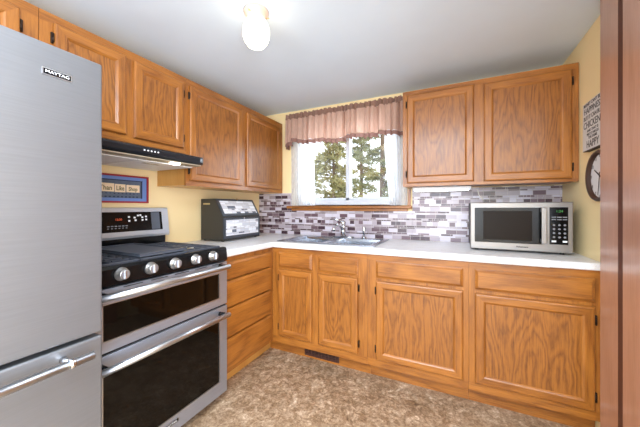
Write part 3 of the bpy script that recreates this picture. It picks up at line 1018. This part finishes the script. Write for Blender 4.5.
# ------------------------------------------------------------------ picture on the left wall
t = thing('framed_sampler', 'red and blue framed sampler hanging on the yellow wall behind the range', 'picture', (0.0, -1.51, 1.33))
py0, py1, pz0, pz1 = -1.765, -1.272, 1.241, 1.424
bm = bmesh.new()
f_ = 0.011
quad_box(bm, 0.001, 0.02, py0, py1, pz0, pz0 + f_); quad_box(bm, 0.001, 0.02, py0, py1, pz1 - f_, pz1)
quad_box(bm, 0.001, 0.02, py0, py0 + f_, pz0 + f_, pz1 - f_); quad_box(bm, 0.001, 0.02, py1 - f_, py1, pz0 + f_, pz1 - f_)
obj('picture_frame', bm, 'frame_red', t)
box('mat_board', (0.001, 0.012, py0 + f_, py1 - f_, pz0 + f_, pz1 - f_), 'frame_blue', t)
box('stitched_field', (0.0122, 0.013, py0 + 0.045, py1 - 0.045, pz0 + 0.032, pz1 - 0.036), 'frame_slate', t)
bm = bmesh.new()
for q in ((py0 + 0.04, py1 - 0.04, pz1 - 0.038, pz1 - 0.032), (py1 - 0.052, py1 - 0.042, pz0 + 0.03, pz1 - 0.038), (py0 + 0.042, py0 + 0.052, pz0 + 0.03, pz1 - 0.038)):
    quad_box(bm, 0.0132, 0.0142, *q)
random.seed(4)
yy = py0 + 0.05
while yy < py1 - 0.06:
    quad_box(bm, 0.0132, 0.0142, yy, yy + 0.012, pz0 + 0.035, pz0 + 0.044)
    quad_box(bm, 0.0132, 0.0142, yy + 0.004, yy + 0.014, pz0 + 0.056 + random.random() * 0.004, pz0 + 0.064)
    yy += 0.024
obj('stitched_border', bm, 'navy', t)
bm = bmesh.new()
for ya, yb in ((-1.72, -1.595), (-1.585, -1.492), (-1.488, -1.424), (-1.418, -1.332)):
    quad_box(bm, 0.0132, 0.0144, ya, yb, 1.309 + random.random() * 0.004, 1.366 - random.random() * 0.006)
obj('word_patch', bm, 'cream', t)
text('lettering', 'Home', 0.045, 'olive', t, frame_px(0.0148, -1.655, 1.335), 0.0003, bold=0.0008)
text('lettering', 'Than', 0.042, 'olive', t, frame_px(0.0148, -1.540, 1.335), 0.0003, bold=0.0008, xs=.85)
text('lettering', 'Like', 0.042, 'olive', t, frame_px(0.0148, -1.456, 1.335), 0.0003, bold=0.0008, xs=.7)
text('lettering', 'Shop', 0.036, 'olive', t, frame_px(0.0148, -1.376, 1.333), 0.0003, bold=0.0008, xs=.8)

# ------------------------------------------------------------------ microwave
MX0, MX1, MY0, MY1, MZ0, MZ1 = 2.060, 2.592, -0.415, -0.045, 0.940, 1.244
t = thing('microwave', 'stainless steel microwave oven on the right end of the worktop', 'microwave', (2.33, -0.23, CT))
box('casing', (MX0 + 0.004, MX1 - 0.004, MY0 + 0.03, MY1, MZ0 + 0.004, MZ1 - 0.003), 'black_matte', t, 0.003, 1)
bm = bmesh.new(); quad_box(bm, MX0, MX1, MY0, MY0 + 0.0295, MZ0, MZ1, bevel=0.006)
fr = obj('front', bm, 'steel_x', t)
y_ = MY0
box('window', (MX0 + 0.026, 2.446, y_ - 0.002, y_ - 0.0004, 0.986, 1.210), 'black', fr, 0.0006, 1)
box('window_screen', (MX0 + 0.075, 2.395, y_ - 0.0032, y_ - 0.0022, 1.004, 1.190), 'mw_glass', fr)
box('control_panel', (2.480, 2.568, y_ - 0.002, y_ - 0.0004, 0.990, 1.212), 'black', fr, 0.0006, 1)
text('display', '1:24', 0.020, 'display_green', fr, frame_ny(2.527, y_ - 0.0026, 1.188), 0.0003)
for r_ in range(2):
    for c in range(3):
        box('button', (2.490 + c * 0.026, 2.511 + c * 0.026, y_ - 0.0032, y_ - 0.0022, 1.150 - r_ * 0.014, 1.156 - r_ * 0.014), 'label_grey', fr)
for r_ in range(4):
    for c in range(3):
        bm = bmesh.new(); lathe(bm, [(0.006, 0), (0.006, 0.001)], (2.501 + c * 0.0255, y_ - 0.0022, 1.106 - r_ * 0.024), '-y', 12); obj('button', bm, 'label_grey', fr)
for c, mm in ((0, 'label_white'), (2, 'label_white')):
    box('button', (2.490 + c * 0.026, 2.511 + c * 0.026, y_ - 0.0032, y_ - 0.0022, 1.004, 1.014), mm, fr)
bm = bmesh.new()
quad_box(bm, 2.434, 2.462, y_ - 0.04, y_ - 0.024, 0.992, 1.212, bevel=0.006)
h = obj('handle', bm, 'steel_x', fr)
bm = bmesh.new(); quad_box(bm, 2.438, 2.458, y_ - 0.0238, y_ - 0.0004, 1.0, 1.02); quad_box(bm, 2.438, 2.458, y_ - 0.0238, y_ - 0.0004, 1.184, 1.204); obj('bracket', bm, 'handle', h)
text('lettering', 'Farberware', 0.013, 'seam_black', fr, frame_ny(2.345, y_ - 0.0008, 0.966), 0.0003, bold=0.0005)
for xx in (MX0 + 0.04, MX1 - 0.04):
    for yy in (MY0 + 0.05, MY1 - 0.05):
        bm = bmesh.new(); lathe(bm, [(0.012, 0.0004 if xx < 2.43 else -0.0028), (0.012, 0.0135)], (xx, yy, CT), 'z', 12); obj('foot', bm, 'rubber', t)
bm = bmesh.new(); tube(bm, [(2.585, -0.12, 1.10), (2.612, -0.14, 1.08), (2.632, -0.20, 1.05), (2.628, -0.25, 1.0), (2.615, -0.20, 0.965), (2.60, -0.15, 0.937)], 0.0035, 8)
obj('power_cord', bm, 'cord_dark', t)

# under-cabinet lamp with its cord
t = thing('under_cabinet_light', 'slim white lit lamp fixed under the wall cabinet right of the window', 'lamp', (1.87, -0.17, 1.37))
box('lamp_housing', (1.665, 2.075, -0.215, -0.135, 1.3465, 1.3695), 'white_plastic', t, 0.003, 1)
box('diffuser', (1.68, 2.06, -0.208, -0.142, 1.3385, 1.346), 'under_lamp', t, 0.002, 1)
bm = bmesh.new(); tube(bm, [(2.0755, -0.175, 1.358), (2.10, -0.175, 1.355), (2.118, -0.19, 1.335), (2.125, -0.2, 1.30), (2.150, -0.2, 1.268), (2.165, -0.14, 1.258), (2.168, -0.055, 1.262), (2.168, -0.022, 1.256)], 0.003, 8)
obj('power_cord', bm, 'cord', t)

# ------------------------------------------------------------------ ceiling lamp
LX, LY = 1.052, -1.378
t = thing('ceiling_lamp', 'lit frosted glass globe lamp with a pale ceramic collar on the ceiling', 'lamp', (LX, LY, CH))
bm = bmesh.new(); lathe(bm, [(0.060, 0.0005), (0.064, 0.006), (0.060, 0.018), (0.050, 0.034), (0.047, 0.046)], (LX, LY, CH), '-z', 32); obj('collar', bm, 'ceramic', t)
bm = bmesh.new(); lathe(bm, [(0.040, 0.0465), (0.054, 0.058), (0.064, 0.080), (0.068, 0.105), (0.067, 0.130), (0.059, 0.155), (0.044, 0.176), (0.022, 0.188), (0.0, 0.191)], (LX, LY, CH), '-z', 32); obj('globe', bm, 'globe', t)
for a_ in (0.6, 2.7, 4.8):
    bm = bmesh.new(); p = Vector((LX + math.cos(a_) * 0.0535, LY + math.sin(a_) * 0.0535, CH - 0.030)); tube(bm, [p, p + Vector((math.cos(a_) * 0.012, math.sin(a_) * 0.012, 0))], 0.003, 8); obj('screw', bm, 'brass', t)

# ------------------------------------------------------------------ wall sign and clock on the right wall
t = thing('wall_sign', 'white block sign with dark lettering hanging above the clock', 'sign', (WX, -0.53, 1.66))
sy0, sy1, sz0, sz1 = -0.451, -0.703, 1.522, 1.786
box('sign_block', (WX - 0.028, WX - 0.001, sy1, sy0, sz0, sz1), 'sign_edge', t)
box('sign_face', (WX - 0.0295, WX - 0.0283, sy1, sy0, sz0 + 0.003, sz1), 'sign_face', t)
for body, sz, zz, xs in (("MONEY CAN'T BUY", 0.026, 1.785, 1.02), ('HAPPINESS', 0.046, 1.751, 1.02), ('BUT IT CAN BUY', 0.032, 1.713, 0.98), ('CHICKENS', 0.052, 1.673, 0.97), ('AND THAT IS', 0.019, 1.640, 1.25), ('PRETTY MUCH', 0.019, 1.620, 1.2), ('THE SAME', 0.019, 1.602, 1.3), ('HAPPY', 0.056, 1.566, 0.95)):
    text('lettering', body, sz, 'sign_ink', t, frame_nx(WX - 0.0300, -0.577, zz - 0.013), 0.0003, bold=0.0003, xs=xs * 0.94)

CY, CZ, CR = -0.615, 1.374, 0.132
t = thing('wall_clock', 'round wall clock with a dark brown rim below the lettered sign', 'clock', (WX, CY, CZ))
bm = bmesh.new(); lathe(bm, [(CR - 0.006, 0.001), (CR, 0.008), (CR, 0.022), (CR - 0.008, 0.032), (CR - 0.018, 0.026), (CR - 0.020, 0.010)], (WX, CY, CZ), '-x', 64); obj('rim', bm, 'clock_rim', t)
bm = bmesh.new(); lathe(bm, [(CR - 0.0202, 0.004), (CR - 0.0202, 0.012)], (WX, CY, CZ), '-x', 48); fc = obj('dial', bm, 'clock_face', t)
for h in range(12):
    a_ = h * PI / 6
    text('numeral', str(h or 12), 0.026, 'sign_ink', fc, frame_nx(WX - 0.0126, CY - math.sin(a_) * 0.105, CZ + math.cos(a_) * 0.105), 0.0003, bold=0.0005)
def hand(ang, L, wd, x):
    bm = bmesh.new()
    v = Vector((0, -math.sin(ang), math.cos(ang))); n = Vector((0, math.cos(ang), math.sin(ang)))
    c = Vector((x, CY, CZ))
    pts = [c - v * 0.02 + n * wd, c + v * L + n * wd * .5, c + v * L - n * wd * .5, c - v * 0.02 - n * wd]
    A = [bm.verts.new(p) for p in pts]; B = [bm.verts.new(p + Vector((-0.001, 0, 0))) for p in pts]
    bm.faces.new(A); bm.faces.new(list(reversed(B)))
    for i in range(4): bm.faces.new((A[i], B[i], B[(i + 1) % 4], A[(i + 1) % 4]))
    obj('clock_hand', bm, 'sign_ink', t)
hand(R(300), 0.072, 0.005, WX - 0.0140)
hand(R(190), 0.10, 0.0035, WX - 0.0155)

# ------------------------------------------------------------------ toe-kick register
t = thing('floor_register', 'brown slotted air register set in the toe kick below the sink', 'vent', (1.02, -0.535, 0.05))
bm = bmesh.new()
gx0, gx1, gz0, gz1 = 0.872, 1.170, 0.020, 0.086
for q in ((gx0, gx1, gz0, gz0 + 0.008), (gx0, gx1, gz1 - 0.008, gz1), (gx0, gx0 + 0.008, gz0 + 0.008, gz1 - 0.008), (gx1 - 0.008, gx1, gz0 + 0.008, gz1 - 0.008)):
    quad_box(bm, q[0], q[1], -0.539, -0.5303, q[2], q[3])
obj('register_frame', bm, 'register', t)
box('backing', (gx0 + 0.008, gx1 - 0.008, -0.5325, -0.5303, gz0 + 0.008, gz1 - 0.008), 'seam_black', t)
bm = bmesh.new()
for k in range(4):
    z = gz0 + 0.012 + k * 0.0115
    quad_box(bm, gx0 + 0.008, gx1 - 0.008, -0.5375, -0.5330, z, z + 0.006)
for k in range(9):
    x = gx0 + 0.03 + k * 0.0295
    quad_box(bm, x, x + 0.004, -0.5380, -0.5330, gz0 + 0.008, gz1 - 0.008)
obj('grille', bm, 'register', t)

# ------------------------------------------------------------------ curtains
random.seed(11)
def cloth(name, xs0, xs1, zt, zb, nfold, amp, mat, parent, yc=-0.045, hem=None, x_of=None, z_of=None, nz_=14, seed=1, per=12, thick=0.0):
    rnd = random.Random(seed)
    ph = [rnd.uniform(-0.6, 0.6) for _ in range(nfold * 2 + 4)]
    am = [rnd.uniform(0.6, 1.25) for _ in range(nfold * 2 + 4)]
    N = nfold * per
    bm = bmesh.new(); g = []
    for j in range(nz_ + 1):
        v = j / nz_
        row = []
        for i in range(N + 1):
            u = i / N
            q = u * nfold
            k = int(q)
            a_ = am[k] * (1 - (q - k)) + am[k + 1] * (q - k)
            p_ = ph[k] * (1 - (q - k)) + ph[k + 1] * (q - k)
            x = xs0 + (xs1 - xs0) * u
            if x_of: x = x_of(u, v)
            th = 2 * PI * q + p_ + 1.1 * math.sin(2 * PI * q * 0.37 + seed)
            dy = amp * a_ * (math.sin(th) + 0.35 * math.sin(2.3 * th + seed)) * (0.65 + 0.5 * v)
            dx = amp * 0.45 * math.cos(th)
            z = zt + (zb - zt) * v
            if z_of: z = z_of(u, v)
            row.append(bm.verts.new((x + dx, yc + dy, z)))
        g.append(row)
    for j in range(nz_):
        for i in range(N):
            bm.faces.new((g[j][i], g[j + 1][i], g[j + 1][i + 1], g[j][i + 1])).smooth = True
    return obj(name, bm, mat, parent)


t = thing('curtain_valance', 'gathered dusty pink valance with a mauve hem hanging across the window top', 'curtain', (0.97, -0.07, 2.1))
VX0, VX1 = 0.405, 1.585
def vbot(u):
    return 1.848 - 0.03 * u + 0.012 * math.sin(u * 9 + 1) + 0.010 * math.sin(u * 23) - (0.035 if u < 0.07 else 0)
hemh = 0.038
mkz = lambda zt, zb: (lambda u, v: zt(u) + (zb(u) - zt(u)) * v)
NF = 19
cloth('skirt', VX0, VX1, 0, 0, NF, 0.036, 'valance', t, -0.098, z_of=mkz(lambda u: 2.102, lambda u: vbot(u) + hemh), seed=5)
cloth('hem', VX0, VX1, 0, 0, NF, 0.039, 'valance_hem', t, -0.0987, z_of=mkz(lambda u: vbot(u) + hemh, lambda u: vbot(u)), seed=5, nz_=3)
cloth('heading', VX0, VX1, 0, 0, 36, 0.022, 'valance_head', t, -0.095, z_of=mkz(lambda u: 2.152 + 0.007 * math.sin(u * 170), lambda u: 2.094), seed=8, nz_=6, per=8)
bm = bmesh.new(); tube(bm, [(VX0 - 0.005, -0.004, 2.115), (VX0 - 0.005, -0.055, 2.115), (VX0 + 0.02, -0.064, 2.115), (VX1 - 0.02, -0.064, 2.115), (VX1 + 0.005, -0.055, 2.115), (VX1 + 0.005, -0.004, 2.115)], 0.005, 8)
obj('curtain_rod', bm, 'white_plastic', t)
# side return of the valance at its left end
bm = bmesh.new(); g = []
for j in range(9):
    z = 2.145 - j / 8 * 0.335
    g.append([bm.verts.new((VX0 - 0.004 + 0.004 * math.sin(k * 1.5), -0.006 - k * 0.009, z)) for k in range(9)])
for j in range(8):
    for k in range(8): bm.faces.new((g[j][k], g[j + 1][k], g[j + 1][k + 1], g[j][k + 1])).smooth = True
obj('side_return', bm, 'valance_head', t)

cl = cloth('sheer_curtain', 0, 0, 2.10, 1.23, 7, 0.008, 'sheer', None, -0.028, x_of=lambda u, v: 0.425 + u * (0.255 + 0.03 * v), seed=21, nz_=24)
tag(cl, 'white sheer curtain hanging at the left side of the window', 'curtain', 'white sheer curtains at the window sides')
cr = cloth('sheer_curtain', 0, 0, 2.10, 1.23, 6, 0.008, 'sheer', None, -0.028, x_of=lambda u, v: 1.400 + 0.055 * max(0, v - 0.45) * 1.4 + u * (0.190 - 0.05 * max(0, v - 0.45) * 1.2), seed=22, nz_=24)
tag(cr, 'white sheer curtain hanging at the right side of the window, next to the wall cabinet', 'curtain', 'white sheer curtains at the window sides')
bm = bmesh.new(); tube(bm, [(0.41, -0.028, 2.092), (1.60, -0.028, 2.092)], 0.004, 8)
tag(obj('curtain_rod', bm, 'white_plastic'), 'thin white rod behind the valance carrying the sheer curtains', 'curtain rod')

# ------------------------------------------------------------------ the yard beyond the window
GZ = -0.9
bm = bmesh.new(); quad_box(bm, -34, 20, 0.6, 46, GZ - 0.05, GZ)
struct('snow_ground', bm, 'snow')
CAMP = Vector(cam.location)
def yard(u, dist):
    fw = Vector((-math.sin(0.4503), math.cos(0.4503), 0)); rt = Vector((math.cos(0.4503), math.sin(0.4503), 0))
    d = fw + rt * ((u - 320) / 281.6)
    return CAMP + d * dist


def conifer(x, y, H, spread, mat, label, seed, z_low=0.15, dens=1.0, tuft=0.16):
    rnd = random.Random(seed)
    t = thing('pine_tree', label, 'tree', (x, y, GZ), 'trees in the snowy yard behind the window')
    bm = bmesh.new()
    tube(bm, [(x, y, GZ), (x + 0.03, y, GZ + H * 0.5), (x, y, GZ + H)], [H * 0.016, H * 0.011, 0.02], 10)
    fb = bmesh.new()
    nb = int(46 * dens)
    for i in range(nb):
        v = z_low + (1 - z_low) * (i + rnd.random()) / nb
        z = GZ + H * v
        L = spread * (1.05 - v) ** 0.75 * rnd.uniform(0.55, 1.1)
        a_ = rnd.uniform(0, 2 * PI)
        d = Vector((math.cos(a_), math.sin(a_), 0))
        p0 = Vector((x, y, z))
        pts = [p0, p0 + d * L * 0.5 + Vector((0, 0, L * 0.08)), p0 + d * L + Vector((0, 0, L * rnd.uniform(-0.12, 0.12)))]
        tube(bm, pts, [0.022, 0.014, 0.005], 5, cap=False)
        ntuft = int(26 * L / spread * 1.6) + 5
        for k in range(ntuft):
            s_ = rnd.uniform(0.25, 1.05)
            c = p0.lerp(pts[1], s_ * 2) if s_ < 0.5 else pts[1].lerp(pts[2], min(1.1, (s_ - 0.5) * 2))
            c = c + Vector((rnd.gauss(0, 1), rnd.gauss(0, 1), rnd.gauss(0, 0.45))) * 0.13 * L
            for q in range(5):
                dr = Vector((rnd.gauss(0, 1), rnd.gauss(0, 1), rnd.gauss(0.1, 0.7))).normalized() * tuft * rnd.uniform(0.6, 1.3)
                sd = dr.cross(Vector((rnd.gauss(0, 1), rnd.gauss(0, 1), rnd.gauss(0, 1)))).normalized() * tuft * 0.17
                vs = [fb.verts.new(c - sd), fb.verts.new(c + sd), fb.verts.new(c + dr + sd * 0.3), fb.verts.new(c + dr - sd * 0.3)]
                fb.faces.new(vs)
    obj('trunk', bm, 'bark', t)
    me = bpy.data.meshes.new('foliage'); fb.to_mesh(me); fb.free(); me.materials.append(M[mat])
    f = bpy.data.objects.new('foliage', me); COL.objects.link(f); f.parent = t; f.matrix_parent_inverse = parent_inv(t)
    return t


p = yard(333, 9.0); conifer(p.x, p.y, 5.0, 1.6, 'needles', 'broad olive-green pine seen through the left pane', 3, z_low=0.08, dens=1.5)
p = yard(382, 12.5); conifer(p.x, p.y, 9.5, 1.4, 'needles_dark', 'tall pine with a bare trunk seen at the right of the right pane', 5, z_low=0.14, dens=1.3)
p = yard(361, 17.5); conifer(p.x, p.y, 8.6, 1.9, 'needles_dark', 'dark green pine farther off behind the upper right pane', 9, z_low=0.35, dens=1.6)
p = yard(312, 19.0); conifer(p.x, p.y, 6.8, 1.9, 'needles', 'distant pine at the far left of the left pane', 12, z_low=0.1)


def shrub(x, y, H, label, seed, n=60):
    rnd = random.Random(seed)
    bm = bmesh.new()
    for i in range(n):
        a_ = rnd.uniform(0, 2 * PI); r_ = rnd.uniform(0.05, 0.5)
        p0 = Vector((x + rnd.gauss(0, 0.12), y + rnd.gauss(0, 0.12), GZ - 0.01))
        p1 = p0 + Vector((math.cos(a_) * r_ * 0.5, math.sin(a_) * r_ * 0.5, H * rnd.uniform(0.4, 0.6)))
        p2 = p1 + Vector((math.cos(a_) * r_, math.sin(a_) * r_, H * rnd.uniform(0.2, 0.5)))
        tube(bm, [p0, p1, p2], [0.016, 0.010, 0.004], 4, cap=False)
        for k in range(5):
            q = p1.lerp(p2, rnd.random())
            e = q + Vector((rnd.gauss(0, 0.25), rnd.gauss(0, 0.25), rnd.uniform(0.0, 0.4)))
            tube(bm, [q, e], [0.006, 0.003], 3, cap=False)
    o = obj('bare_shrub', bm, 'twig')
    tag(o, label, 'shrub', 'bare shrubs in the yard')


p = yard(357, 6.2); shrub(p.x, p.y, 2.0, 'leafless brown shrub seen low in the right pane', 2, 70)
p = yard(309, 5.0); shrub(p.x, p.y, 2.0, 'leafless brown shrub seen low in the left pane', 7, 60)
